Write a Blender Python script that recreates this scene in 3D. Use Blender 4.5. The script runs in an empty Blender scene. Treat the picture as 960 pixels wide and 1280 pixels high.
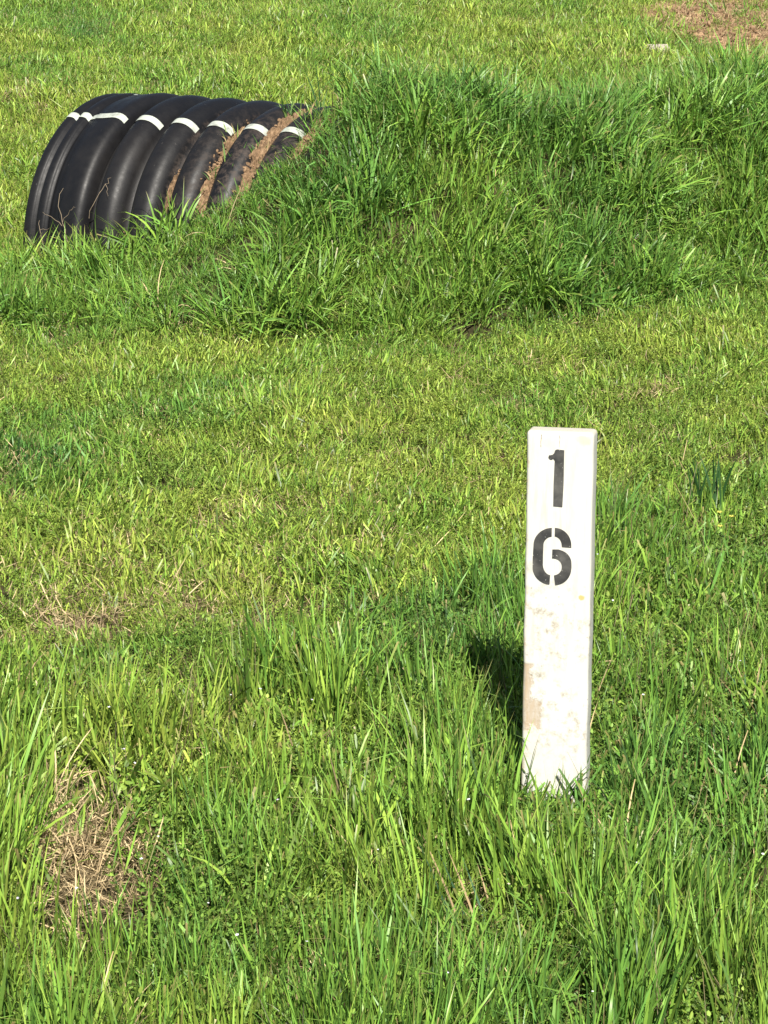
import bpy, math, random
import numpy as np
from mathutils import Vector, Matrix

# ------------------------------------------------------------------ camera, light, exposure
S = bpy.context.scene
COL = S.collection
F, PITCH = 3500.0, math.radians(17.2)          # focal length in px of a 960x1280 frame
CAMZ = 1.5
cd = bpy.data.cameras.new('camera'); cam = bpy.data.objects.new('camera', cd); COL.objects.link(cam)
cam.location = (0, 0, CAMZ); cam.rotation_euler = (math.pi/2 - PITCH, 0, 0)
cd.sensor_fit = 'VERTICAL'; cd.sensor_height = 36.0; cd.lens = 36.0*F/1280.0
cd.clip_start = 0.05; cd.clip_end = 2000
S.camera = cam

SUN_EL, SUN_AZ = math.radians(45), math.radians(8)      # azimuth to the right of straight behind the camera
sd = Vector((math.cos(SUN_EL)*math.sin(SUN_AZ), -math.cos(SUN_EL)*math.cos(SUN_AZ), math.sin(SUN_EL)))
W = bpy.data.worlds.new('World'); S.world = W; W.use_nodes = True
wn = W.node_tree; bg = wn.nodes['Background']
sky = wn.nodes.new('ShaderNodeTexSky'); sky.sky_type = 'NISHITA'; sky.sun_disc = False
sky.sun_elevation = SUN_EL
sky.sun_rotation = math.atan2(sd.x, sd.y)
wn.links.new(sky.outputs[0], bg.inputs[0]); bg.inputs[1].default_value = 0.05
ld = bpy.data.lights.new('sun', 'SUN'); ld.energy = 5.0; ld.angle = math.radians(0.53); ld.color = (1.0, 0.945, 0.85)
sun = bpy.data.objects.new('sun', ld); COL.objects.link(sun)
sun.rotation_euler = sd.to_track_quat('Z', 'Y').to_euler(); sun.location = sd*20
S.view_settings.view_transform = 'Standard'; S.view_settings.look = 'None'
S.view_settings.exposure = 0.95; S.view_settings.gamma = 1
try:
    S.cycles.max_bounces = 6; S.cycles.diffuse_bounces = 3; S.cycles.transmission_bounces = 4
    S.cycles.transparent_max_bounces = 4
except Exception: pass

rng = np.random.default_rng(16)
random.seed(16)

# ------------------------------------------------------------------ projection helpers (numpy)
cP, sP = math.cos(PITCH), math.sin(PITCH)
def proj(x, y, z):
    dz = z - CAMZ
    d = y*cP - dz*sP
    v = y*sP + dz*cP
    return 480 + F*x/d, 640 - F*v/d
def sstep(a, b, x):
    t = np.clip((np.asarray(x, float)-a)/(b-a), 0, 1); return t*t*(3-2*t)
# smooth value noise on world coordinates
_tab = rng.random((256, 256))
def vnoise(x, y, sc, o=0):
    x = np.asarray(x, float)/sc + 37.3 + o*11.7; y = np.asarray(y, float)/sc + 91.1 + o*7.3
    i = np.floor(x).astype(int); j = np.floor(y).astype(int); fx = x-i; fy = y-j
    fx = fx*fx*(3-2*fx); fy = fy*fy*(3-2*fy)
    g = lambda a, b: _tab[a % 256, b % 256]
    return (g(i, j)*(1-fx)+g(i+1, j)*fx)*(1-fy)+(g(i, j+1)*(1-fx)+g(i+1, j+1)*fx)*fy
def foot(x):
    return np.interp(x, [-1.6, -.55, .15, .42, .98, 3], [6.25, 6.20, 6.24, 6.42, 6.78, 7.4])
def mound_mask(x, y):
    d = y - foot(x)
    s = (x+.73)*.86-(y-7.3)*.51*.7; t = -(x+.73)*.51-(y-7.3)*.86
    sx = sstep(.17, .80, s)
    back = 1-.65*sstep(.05, .5, -t)*(1-sstep(.75, 1.35, s))
    hgt = 1-.27*sstep(.15, .95, x)
    return hgt*sx*back*sstep(-.12, .72, d)*(1-sstep(.95, 2.9, d))
def H(x, y):
    x = np.asarray(x, float); y = np.asarray(y, float)
    h = .455*mound_mask(x, y)
    h = h + .10*sstep(7.6, 9.5, y)
    h = h + .05*(vnoise(x, y, .9)-.5) + .022*(vnoise(x, y, .28, 1)-.5) + .008*(vnoise(x, y, .09, 2)-.5)
    # shallow dip in front of the pipe mouth
    h = h - .03*np.exp(-(((x+.78)/.35)**2 + ((y-7.0)/.45)**2))
    # level round the post
    w = np.exp(-(((x-.23)/.2)**2 + ((y-3.5)/.25)**2)); h = h*(1-w)
    far = sstep(30, 120, np.hypot(x, y)); h = h*(1-far)
    return h
def at(px, py):
    dx, dy = (px-480)/F, (640-py)/F
    d = np.array([dx, cP + dy*sP, -sP + dy*cP])
    t = 2.0
    for _ in range(1500):
        p = np.array([0, 0, CAMZ]) + d*t
        if p[2] < float(H(p[0], p[1])): break
        t += .01
    return p

# ------------------------------------------------------------------ material helpers
def mat(name):
    m = bpy.data.materials.new(name); m.use_nodes = True
    nt = m.node_tree; b = nt.nodes['Principled BSDF']
    return m, nt, b
def node(nt, t, **k):
    n = nt.nodes.new(t)
    for a, v in k.items():
        if a.startswith('i_'):
            key = a[2:]; n.inputs[int(key) if key.isdigit() else key].default_value = v
        else: setattr(n, a, v)
    return n
def math_n(nt, op, a, b=None, clamp=False):
    n = nt.nodes.new('ShaderNodeMath'); n.operation = op; n.use_clamp = clamp
    for i, v in enumerate((a, b)):
        if v is None: continue
        if isinstance(v, (int, float)): n.inputs[i].default_value = v
        else: nt.links.new(v, n.inputs[i])
    return n.outputs[0]
def ramp(nt, fac, stops, interp='LINEAR'):
    r = nt.nodes.new('ShaderNodeValToRGB'); r.color_ramp.interpolation = interp
    el = r.color_ramp.elements
    while len(el) < len(stops): el.new(.5)
    for e, (p, c) in zip(el, stops):
        e.position = p; e.color = (*c, 1) if len(c) == 3 else c
    nt.links.new(fac, r.inputs[0]); return r.outputs[0]
def mixc(nt, fac, a, b, mode='MIX'):
    n = nt.nodes.new('ShaderNodeMix'); n.data_type = 'RGBA'; n.blend_type = mode
    for s, v in ((n.inputs[0], fac), (n.inputs[6], a), (n.inputs[7], b)):
        if isinstance(v, (int, float)): s.default_value = v
        elif isinstance(v, tuple): s.default_value = (*v, 1) if len(v) == 3 else v
        else: nt.links.new(v, s)
    return n.outputs[2]
def noise(nt, sc, det=3, rough=.5, vec=None):
    n = nt.nodes.new('ShaderNodeTexNoise'); n.inputs['Scale'].default_value = sc
    n.inputs['Detail'].default_value = det; n.inputs['Roughness'].default_value = rough
    if vec is not None: nt.links.new(vec, n.inputs['Vector'])
    return n.outputs[0]

def leaf_material(name, palette, spec=.33, rough=.42, trans=.14, base=(.20, .17, .06), basefade=.22, val=(.36, 1.6)):
    """palette: stops over the 'hue' attribute (0 yellow-green .. 1 deep blue-green)"""
    m, nt, b = mat(name)
    hue = node(nt, 'ShaderNodeAttribute', attribute_type='INSTANCER', attribute_name='hue').outputs['Fac']
    hr = node(nt, 'ShaderNodeAttribute', attribute_name='hr').outputs['Fac']
    t = node(nt, 'ShaderNodeAttribute', attribute_name='along').outputs['Fac']
    hh = math_n(nt, 'ADD', hue, math_n(nt, 'MULTIPLY', math_n(nt, 'SUBTRACT', hr, .5), .42), clamp=True)
    c = ramp(nt, hh, palette)
    # per blade brightness
    v = node(nt, 'ShaderNodeMapRange', i_1=0.0, i_2=1.0, i_3=val[0], i_4=val[1])
    nt.links.new(math_n(nt, 'FRACT', math_n(nt, 'MULTIPLY', hr, 7.31)), v.inputs[0])
    c = mixc(nt, 1.0, c, v.outputs[0], 'MULTIPLY')
    # pale sheath near the root
    f = node(nt, 'ShaderNodeMapRange', i_1=0.0, i_2=basefade, i_3=1.0, i_4=0.0, clamp=True)
    nt.links.new(t, f.inputs[0])
    c = mixc(nt, math_n(nt, 'MULTIPLY', f.outputs[0], .6), c, base)
    # browned tips on some blades
    tp = node(nt, 'ShaderNodeMapRange', i_1=.78, i_2=.97, i_3=0.0, i_4=1.0, clamp=True); nt.links.new(t, tp.inputs[0])
    br = math_n(nt, 'GREATER_THAN', math_n(nt, 'FRACT', math_n(nt, 'MULTIPLY', hr, 23.7)), .62)
    c = mixc(nt, math_n(nt, 'MULTIPLY', math_n(nt, 'MULTIPLY', tp.outputs[0], br), .75), c, (.30, .23, .10))
    nt.links.new(c, b.inputs['Base Color'])
    b.inputs['Roughness'].default_value = rough; b.inputs['Specular IOR Level'].default_value = spec
    tr = node(nt, 'ShaderNodeBsdfTranslucent')
    ct = mixc(nt, 1.0, c, (1.15, 1.25, .55), 'MULTIPLY'); nt.links.new(ct, tr.inputs[0])
    mx = node(nt, 'ShaderNodeMixShader'); mx.inputs[0].default_value = trans
    nt.links.new(b.outputs[0], mx.inputs[1]); nt.links.new(tr.outputs[0], mx.inputs[2])
    nt.links.new(mx.outputs[0], nt.nodes['Material Output'].inputs[0])
    return m
GREEN = [(0, (.275, .345, .058)), (.3, (.172, .285, .040)), (.6, (.105, .225, .038)), (1, (.055, .145, .038))]
M_GRASS = leaf_material('grass_blade', GREEN)
M_WEED = leaf_material('weed_leaf', [(0, (.27, .335, .055)), (.5, (.155, .250, .042)), (1, (.07, .155, .040))], spec=.25, rough=.5, trans=.28)
M_STRAW = leaf_material('dry_straw', [(0, (.58, .46, .27)), (.5, (.38, .29, .16)), (1, (.14, .10, .06))], spec=.15, rough=.7, trans=.12, base=(.16, .11, .06))
M_STEM = leaf_material('seed_stem', [(0, (.20, .17, .07)), (1, (.10, .09, .06))], spec=.2, rough=.6, trans=.1)

def simple_leaf(name, col, rough=.5, spec=.3, trans=.2):
    m, nt, b = mat(name)
    tc = node(nt, 'ShaderNodeTexCoord')
    n1 = noise(nt, 60, 3, .5, tc.outputs['Object'])
    c = mixc(nt, n1, tuple(v*.75 for v in col), tuple(v*1.25 for v in col))
    nt.links.new(c, b.inputs['Base Color']); b.inputs['Roughness'].default_value = rough
    b.inputs['Specular IOR Level'].default_value = spec
    tr = node(nt, 'ShaderNodeBsdfTranslucent'); nt.links.new(c, tr.inputs[0])
    mx = node(nt, 'ShaderNodeMixShader'); mx.inputs[0].default_value = trans
    nt.links.new(b.outputs[0], mx.inputs[1]); nt.links.new(tr.outputs[0], mx.inputs[2])
    nt.links.new(mx.outputs[0], nt.nodes['Material Output'].inputs[0])
    return m

# ------------------------------------------------------------------ object helpers
def link(o, parent=None):
    COL.objects.link(o)
    if parent: o.parent = parent
    return o
def tag(o, label=None, cat=None, group=None, kind=None):
    for k, v in (('label', label), ('category', cat), ('group', group), ('kind', kind)):
        if v: o[k] = v
    return o
def empty(name, loc, rot=(0, 0, 0)):
    o = bpy.data.objects.new(name, None); o.location = loc; o.rotation_euler = rot
    o.empty_display_size = .05; return link(o)
def mesh(name, V, faces, m, smooth=True, attrs=None):
    me = bpy.data.meshes.new(name)
    me.from_pydata([tuple(v) for v in V], [], faces)
    if smooth: me.polygons.foreach_set('use_smooth', [True]*len(me.polygons))
    if m: me.materials.append(m)
    for k, a in (attrs or {}).items():
        at_ = me.attributes.new(k, 'FLOAT', 'POINT'); at_.data.foreach_set('value', np.asarray(a, np.float32))
    me.update(); return me
def mobj(name, me, parent=None): return link(bpy.data.objects.new(name, me), parent)

# ------------------------------------------------------------------ GROUND
def grid_mesh(name, xs, ys, zf, m):
    X, Y = np.meshgrid(xs, ys); Z = zf(X, Y)
    V = np.stack([X.ravel(), Y.ravel(), Z.ravel()], 1)
    nx, ny = len(xs), len(ys)
    i = np.arange((ny-1)*(nx-1)); r = i//(nx-1); c = i % (nx-1); a = r*nx+c
    Q = np.stack([a, a+1, a+1+nx, a+nx], 1)
    me = bpy.data.meshes.new(name); me.vertices.add(len(V)); me.vertices.foreach_set('co', V.ravel())
    me.loops.add(Q.size); me.loops.foreach_set('vertex_index', Q.ravel().astype(np.int32))
    me.polygons.add(len(Q)); me.polygons.foreach_set('loop_start', (np.arange(len(Q))*4).astype(np.int32))
    me.polygons.foreach_set('use_smooth', np.ones(len(Q), bool))
    me.update(calc_edges=True); me.materials.append(m); return me, V

# bare / dry patches as places on the ground: (photo x, y, radius x px, radius y px, strength)
PATCH = [(150, 735, 170, 60, .42), (640, 600, 60, 40, .25), (420, 640, 90, 30, .35), (268, 662, 38, 16, .75), (78, 792, 60, 20, .85), (150, 765, 50, 14, .5), (92, 1062, 54, 50, 1.2), (385, 1215, 34, 26, .6),
         (45, 128, 45, 14, .8), (560, 1130, 40, 30, .45), (892, 690, 36, 30, .5), (700, 470, 30, 10, .3),
         (640, 512, 20, 7, .7), (360, 700, 50, 20, .45), (480, 690, 60, 14, .35), (130, 690, 90, 14, .35), (10, 1090, 30, 30, .7), (930, 870, 30, 35, .5),
         (795, 88, 34, 8, .7), (740, 72, 30, 8, .5), (40, 1010, 20, 20, .3), (270, 1000, 22, 18, .3), (175, 1080, 30, 45, .6)]
OPEN = [(98, 1110, 85, 120, 1.6), (60, 1050, 50, 50, .6), (385, 1245, 40, 45, .6), (560, 1170, 45, 50, .6), (200, 1120, 40, 60, .6), (10, 1110, 35, 50, .7), (840, 880, 60, 40, .4), (330, 880, 100, 30, .35), (930, 930, 40, 50, .5)]
ORANGE = [(985, 42, 105, 44, 1.6), (880, 20, 75, 24, 1.5), (935, 38, 60, 22, 1.0), (850, 16, 60, 13, .85), (990, 55, 60, 22, 1.0), (900, 0, 80, 16, .8), (700, 30, 40, 8, .3)]
def patch_field(px, py, L):
    f = np.zeros_like(px)
    for x, y, rx, ry, s in L:
        f = np.maximum(f, s*np.exp(-(((px-x)/rx)**2+((py-y)/ry)**2)))
    return f
gm, nt, b = mat('soil')
geo = node(nt, 'ShaderNodeTexCoord')
n1 = noise(nt, 9, 5, .6, geo.outputs['Object']); n2 = noise(nt, 120, 4, .6, geo.outputs['Object'])
c = ramp(nt, n1, [(.3, (.022, .022, .010)), (.55, (.045, .040, .018)), (.75, (.085, .068, .034))])
oc = ramp(nt, n2, [(.25, (.26, .15, .07)), (.55, (.50, .33, .19)), (.8, (.62, .46, .30))])
pa = node(nt, 'ShaderNodeAttribute', attribute_name='orange').outputs['Fac']
pb = node(nt, 'ShaderNodeAttribute', attribute_name='bare').outputs['Fac']
thatch = ramp(nt, n2, [(.3, (.07, .055, .028)), (.6, (.20, .15, .08)), (.8, (.32, .25, .14))])
c = mixc(nt, pb, c, thatch)
c = mixc(nt, pa, c, oc)
nt.links.new(c, b.inputs['Base Color']); b.inputs['Roughness'].default_value = .95; b.inputs['Specular IOR Level'].default_value = .1
bp = node(nt, 'ShaderNodeBump', i_Strength=.8, i_Distance=.01); nt.links.new(n2, bp.inputs['Height']); nt.links.new(bp.outputs[0], b.inputs['Normal'])
def spread(lo, hi, step, far):
    core = np.arange(lo, hi+1e-6, step); a = []; d = step
    p = hi
    while p < far: d *= 1.35; p += d; a.append(p)
    bl = []; d = step; p = lo
    while p > -far: d *= 1.35; p -= d; bl.append(p)
    return np.concatenate([bl[::-1], core, a])
gme, GV = grid_mesh('ground', spread(-3, 3, .03, 900), spread(1.5, 15, .03, 900), H, gm)
gpx, gpy = proj(GV[:, 0], np.maximum(GV[:, 1], 1), GV[:, 2])
infr = ((np.abs(gpx-480) < 900) & (GV[:, 1] > 1.5) & (GV[:, 1] < 16)).astype(float)
ora = patch_field(gpx, gpy, ORANGE)*infr; bare = patch_field(gpx, gpy, PATCH)*infr
for k, a in (('orange', np.clip(ora*1.6, 0, 1)), ('bare', np.clip(bare*1.3, 0, 1))):
    t_ = gme.attributes.new(k, 'FLOAT', 'POINT'); t_.data.foreach_set('value', a.astype(np.float32))
tag(mobj('ground', gme), kind='structure')

# ------------------------------------------------------------------ CULVERT PIPE
PC = np.array([-.7340, 7.3000, .013]); PR = .378; TH = -.538; TL = .016; STR = .425
pa_ = np.array([math.cos(TH)*math.cos(TL), math.sin(TH)*math.cos(TL), math.sin(TL)])
pn_ = np.array([math.sin(TH), -math.cos(TH), 0.0]); pu_ = np.cross(pn_, pa_); pu_ = pu_ if pu_[2] > 0 else -pu_
PITCHR = .1085; RC0 = .252
def rib_profile():
    pts = [(0, .940)]
    for c0, hw, lo, hi in ((.019, .017, .945, .974), (.0585, .0165, .948, .982)):
        for u in np.linspace(-1, 1, 9): pts.append((c0+hw*u, lo+(hi-lo)*math.sqrt(max(0, 1-abs(u)**2.6))))
    pts += [(.0795, .955), (.082, .962), (.092, .971), (.1, .975), (.102, .981), (.125, .987), (.148, .996), (.158, 1.0), (.168, .999), (.176, .992), (.183, .978), (.188, .955), (.191, .925), (.193, .90)]
    return pts
def rib_ring(c0):
    out = []
    for u in np.linspace(-1, 1, 19):
        out.append((c0+.0475*u, .868+.132*max(0, 1-abs(u)**2.35)**.6))
    return out
prof_bell = rib_profile()
prof_body = [(.1915, .905), (.194, .87)]
for k in range(6): prof_body += rib_ring(RC0+PITCHR*k)
LEN = prof_body[-1][0]+.004; prof_body.append((LEN, .895))
def pnt(s, r, phi): return PC + pa_*s + PR*r*(math.cos(phi)*pu_+math.sin(phi)*pn_)
def revolve(prof, n=160, inner=None):
    pr = list(prof)
    if inner: pr = pr + inner
    V = []; Fc = []
    for (s, r) in pr:
        for j in range(n):
            V.append(pnt(s, r, 2*math.pi*j/n))
    m_ = len(pr)
    for i in range(m_-1):
        for j in range(n):
            k = (j+1) % n; Fc.append((i*n+j, i*n+k, (i+1)*n+k, (i+1)*n+j))
    return np.array(V), Fc
pm, nt, b = mat('black_plastic')
tc = node(nt, 'ShaderNodeTexCoord'); po = tc.outputs['Object']
nb = noise(nt, 6, 4, .6, po); nf = noise(nt, 55, 5, .65, po)
base = mixc(nt, nb, (.005, .005, .006), (.010, .010, .011))
dust = node(nt, 'ShaderNodeAttribute', attribute_name='dust').outputs['Fac']
dm = math_n(nt, 'MULTIPLY', dust, ramp(nt, nf, [(.45, (0, 0, 0)), (.75, (1, 1, 1))]))
c = mixc(nt, dm, base, (.15, .11, .085))
# fine scuffs running along the wall
mp = node(nt, 'ShaderNodeMapping'); mp.inputs['Scale'].default_value = (90, 60, 9); nt.links.new(po, mp.inputs[0])
sc_ = noise(nt, 1.0, 4, .7, mp.outputs[0])
sm = ramp(nt, sc_, [(.68, (0, 0, 0)), (.76, (1, 1, 1))])
c = mixc(nt, math_n(nt, 'MULTIPLY', sm, .5), c, (.14, .13, .12))
film = ramp(nt, noise(nt, 3.5, 5, .7, po), [(.45, (0, 0, 0)), (.75, (1, 1, 1))])
c = mixc(nt, math_n(nt, 'MULTIPLY', film, .12), c, (.07, .06, .05))
nt.links.new(c, b.inputs['Base Color'])
rr = node(nt, 'ShaderNodeMapRange', i_1=.3, i_2=.7, i_3=.40, i_4=.58); nt.links.new(nf, rr.inputs[0])
r2 = math_n(nt, 'ADD', rr.outputs[0], math_n(nt, 'MULTIPLY', dm, .4), clamp=True)
nt.links.new(r2, b.inputs['Roughness']); b.inputs['Specular IOR Level'].default_value = .25
bp = node(nt, 'ShaderNodeBump', i_Strength=.25, i_Distance=.002); nt.links.new(nf, bp.inputs['Height']); nt.links.new(bp.outputs[0], b.inputs['Normal'])
PB = pm
sm_, nt, b = mat('white_stripe_plastic')
tc = node(nt, 'ShaderNodeTexCoord'); nn = noise(nt, 40, 4, .6, tc.outputs['Object'])
nt.links.new(ramp(nt, nn, [(.3, (.20, .21, .18)), (.5, (.40, .43, .37))]), b.inputs['Base Color']); b.inputs['Roughness'].default_value = .45
pipe = empty('culvert_pipe', tuple(PC))
tag(pipe, 'black corrugated plastic drainage pipe with a white stripe, half buried in the grassy bank', 'drainage pipe')
def rel(V): return np.asarray(V)-PC
def dust_of(V):
    D = (V-PC); s = D@pa_; ph = np.arctan2(D@pn_, D@pu_)
    r = np.hypot(D@pn_, D@pu_)/PR
    d = sstep(.40, .62, s)*.5*sstep(-.2, .9, ph)
    d = np.maximum(d, .3*sstep(1.25, 1.7, ph))
    return np.clip(d+.3*sstep(.3, .4, s)*(r < .93), 0, 1)
def pipe_part(name, prof, inner):
    V, Fc = revolve(prof, 176, inner)
    me = mesh(name, rel(V), Fc, PB, attrs={'dust': dust_of(V)})
    return mobj(name, me, pipe)
pipe_part('bell_end', prof_bell, None)
pipe_part('corrugated_wall', prof_body, None)
pipe_part('inner_wall', [(LEN, .86), (.4, .86), (.1, .865), (.01, .925), (0, .940)], None)
def stripe(prof, s0, s1):
    pr = [(s, r) for s, r in prof if s0 <= s <= s1]
    n = 5; hw = .0108/PR; V = []; Fc = []
    for s, r in pr:
        for j in range(n): V.append(pnt(s, r+.0045, STR+hw*(2*j/(n-1)-1)))
    for i in range(len(pr)-1):
        for j in range(n-1): Fc.append((i*n+j, i*n+j+1, (i+1)*n+j+1, (i+1)*n+j))
    me = mesh('white_stripe', rel(V), Fc, sm_)
    mobj('white_stripe', me, pipe)
stripe(prof_bell, .0025, .188)
for k in range(5): stripe(prof_body, RC0+PITCHR*k-.0465, RC0+PITCHR*k+.0465)
# printed maker's dot on the bell end (small pale spot)
V = []; c0 = pnt(.118, .9895, .02)
e1 = pa_; e2 = pn_
V = [c0+pu_*.002] + [c0+pu_*.0012 + .0065*(math.cos(a)*e1+.75*math.sin(a)*e2) for a in np.linspace(0, 2*math.pi, 13)[:-1]]
mobj('pale_spot', mesh('pale_spot', rel(V), [(0, i+1, (i+1) % 12+1) for i in range(12)], sm_), pipe)

# ------------------------------------------------------------------ MARKER POST
f3 = lambda v: np.array(v, float)
PW, PD, PH = .0885, .034, .62           # width, depth, length (0.1 m in the ground)
WP = .15                                # length below the ground
pb_ = at(693.5, 1012); px0 = (pb_[0], pb_[1])
post_rot = Matrix.Rotation(math.radians(-14), 4, 'Z') @ Matrix.Rotation(math.radians(-4.5), 4, 'X') @ Matrix.Rotation(math.radians(-.75), 4, 'Y')
post = empty('marker_post', (px0[0], px0[1], 0), post_rot.to_euler())
tag(post, 'white painted wooden marker post with black stencilled numbers standing in tall grass', 'marker post')
PMW = Matrix.Translation(post.location) @ post_rot
TOP = .5230                             # top edge height along the post above the ground
def post_body():
    import bmesh
    bm = bmesh.new(); bmesh.ops.create_cube(bm, size=1)
    for v in bm.verts:
        v.co.x *= PW; v.co.y *= PD; v.co.z = -WP if v.co.z < 0 else TOP
    bmesh.ops.bevel(bm, geom=[e for e in bm.edges], offset=.006, segments=5, profile=.55, affect='EDGES')
    for i in range(26):
        z = -WP + (TOP+WP)*(i+1)/27
        bmesh.ops.bisect_plane(bm, geom=bm.verts[:]+bm.edges[:]+bm.faces[:], plane_co=(0, 0, z), plane_no=(0, 0, 1))
    for v in bm.verts:
        z = v.co.z; s = 1 if v.co.x > 0 else -1
        v.co.x += .0002*math.sin(z*23+s)+.0002*math.sin(z*77+2*s)+.0003*math.sin(z*190+5*s)
        v.co.y += .0004*math.sin(z*45)
        if z > TOP-.01: v.co.z += .0012*math.sin(v.co.x*90+1)
        if z > TOP-.02 and v.co.x < -PW/2+.008: v.co.z -= .0015
    me = bpy.data.meshes.new('board'); bm.to_mesh(me); bm.free()
    for p in me.polygons: p.use_smooth = True
    return me
wm, nt, b = mat('worn_white_paint')
tc = node(nt, 'ShaderNodeTexCoord'); po = tc.outputs['Object']
sx = node(nt, 'ShaderNodeSeparateXYZ'); nt.links.new(po, sx.inputs[0])
def rng_mask(v, a, b_, e):
    m1 = node(nt, 'ShaderNodeMapRange', i_1=a-e, i_2=a+e, interpolation_type='SMOOTHSTEP'); nt.links.new(v, m1.inputs[0])
    m2 = node(nt, 'ShaderNodeMapRange', i_1=b_-e, i_2=b_+e, i_3=1.0, i_4=0.0, interpolation_type='SMOOTHSTEP'); nt.links.new(v, m2.inputs[0])
    return math_n(nt, 'MULTIPLY', m1.outputs[0], m2.outputs[0])
X_, Z_ = sx.outputs[0], sx.outputs[2]
big = noise(nt, 14, 4, .6, po)
c = mixc(nt, big, (.49, .485, .44), (.56, .555, .52))
mp = node(nt, 'ShaderNodeMapping'); mp.inputs['Scale'].default_value = (160, 160, 18); nt.links.new(po, mp.inputs[0])
grain = noise(nt, 1, 5, .65, mp.outputs[0])
# yellowish water marks in vertical runs
ym = math_n(nt, 'MULTIPLY', ramp(nt, grain, [(.42, (0, 0, 0)), (.7, (1, 1, 1))]), ramp(nt, noise(nt, 9, 3, .5, po), [(.4, (0, 0, 0)), (.65, (1, 1, 1))]))
c = mixc(nt, math_n(nt, 'MULTIPLY', ym, .45), c, (.36, .29, .18))
# fine grey grime, strongest in the middle and under the numbers
g1 = ramp(nt, noise(nt, 70, 7, .78, po), [(.50, (0, 0, 0)), (.66, (1, 1, 1))])
gz = math_n(nt, 'ADD', rng_mask(Z_, .08, .335, .03), .12, clamp=True)
gx = ramp(nt, noise(nt, 22, 3, .6, po), [(.36, (0, 0, 0)), (.58, (1, 1, 1))])
gm_ = math_n(nt, 'MULTIPLY', math_n(nt, 'MULTIPLY', g1, gz), gx)
c = mixc(nt, math_n(nt, 'MULTIPLY', gm_, .75), c, (.20, .165, .11))
# scattered dark specks
v1 = node(nt, 'ShaderNodeTexVoronoi', i_Scale=62.0, i_Randomness=1.0); nt.links.new(po, v1.inputs['Vector'])
sp = ramp(nt, v1.outputs['Distance'], [(.055, (1, 1, 1)), (.09, (0, 0, 0))])
sp = math_n(nt, 'MULTIPLY', sp, rng_mask(Z_, .10, .345, .03))
c = mixc(nt, math_n(nt, 'MULTIPLY', sp, .35), c, (.10, .085, .06))
# peeled brown area along the lower left edge
edge = math_n(nt, 'ADD', X_, math_n(nt, 'MULTIPLY', math_n(nt, 'SUBTRACT', noise(nt, 60, 5, .7, po), .5), .034))
e2_ = math_n(nt, 'MULTIPLY', rng_mask(edge, -.2, -.0185, .003), rng_mask(math_n(nt, 'ADD', Z_, math_n(nt, 'MULTIPLY', math_n(nt, 'SUBTRACT', noise(nt, 38, 6, .75, po), .5), .05)), .116, .16, .003))
e3_ = math_n(nt, 'MULTIPLY', rng_mask(edge, -.2, -.032, .0025), rng_mask(Z_, .155, .205, .002))
peel = math_n(nt, 'MAXIMUM', math_n(nt, 'MULTIPLY', e2_, .75), math_n(nt, 'MULTIPLY', e3_, .7))
pc_ = mixc(nt, grain, (.17, .105, .05), (.44, .31, .17))
c = mixc(nt, math_n(nt, 'MULTIPLY', peel, ramp(nt, grain, [(.3, (.45, .45, .45)), (.55, (1, 1, 1))])), c, pc_)
# thin worn left edge
le = math_n(nt, 'MULTIPLY', rng_mask(edge, -.2, -.0425, .0015), ramp(nt, noise(nt, 40, 4, .7, po), [(.45, (0, 0, 0)), (.6, (1, 1, 1))]))
c = mixc(nt, math_n(nt, 'MULTIPLY', le, .6), c, (.42, .32, .18))
# orange spot
def blob(x, z, r):
    dx = math_n(nt, 'SUBTRACT', X_, x); dz = math_n(nt, 'SUBTRACT', Z_, z)
    d = math_n(nt, 'SQRT', math_n(nt, 'ADD', math_n(nt, 'MULTIPLY', dx, dx), math_n(nt, 'MULTIPLY', math_n(nt, 'MULTIPLY', dz, dz), 2.0)))
    d = math_n(nt, 'ADD', d, math_n(nt, 'MULTIPLY', math_n(nt, 'SUBTRACT', noise(nt, 130, 3, .6, po), .5), r*1.6))
    m_ = node(nt, 'ShaderNodeMapRange', i_1=r*.5, i_2=r, i_3=1.0, i_4=0.0); nt.links.new(d, m_.inputs[0]); return m_.outputs[0]
c = mixc(nt, math_n(nt, 'MULTIPLY', blob(.0325, .3, .0055), .9), c, (.55, .32, .10))
c = mixc(nt, math_n(nt, 'MULTIPLY', blob(.0325, .512, .012), .6), c, (.50, .38, .28))
c = mixc(nt, math_n(nt, 'MULTIPLY', blob(-.018, .505, .010), .4), c, (.62, .50, .38))
# grime on the top edge
te = rng_mask(math_n(nt, 'ADD', Z_, math_n(nt, 'MULTIPLY', math_n(nt, 'SUBTRACT', noise(nt, 70, 4, .7, po), .5), .012)), TOP-.0055, TOP+.05, .001)
c = mixc(nt, math_n(nt, 'MULTIPLY', te, .45), c, (.50, .42, .30))
# earth splash near the ground
es = node(nt, 'ShaderNodeMapRange', i_1=.0, i_2=.09, i_3=1.0, i_4=0.0); nt.links.new(Z_, es.inputs[0])
c = mixc(nt, math_n(nt, 'MULTIPLY', math_n(nt, 'MULTIPLY', es.outputs[0], g1), .6), c, (.22, .19, .12))
nt.links.new(c, b.inputs['Base Color']); b.inputs['Roughness'].default_value = .55; b.inputs['Specular IOR Level'].default_value = .3
bp = node(nt, 'ShaderNodeBump', i_Strength=.35, i_Distance=.0012)
nt.links.new(math_n(nt, 'ADD', grain, math_n(nt, 'MULTIPLY', peel, -1.5)), bp.inputs['Height']); nt.links.new(bp.outputs[0], b.inputs['Normal'])
board = mobj('board', post_body(), post); board.data.materials.append(wm)

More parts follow.
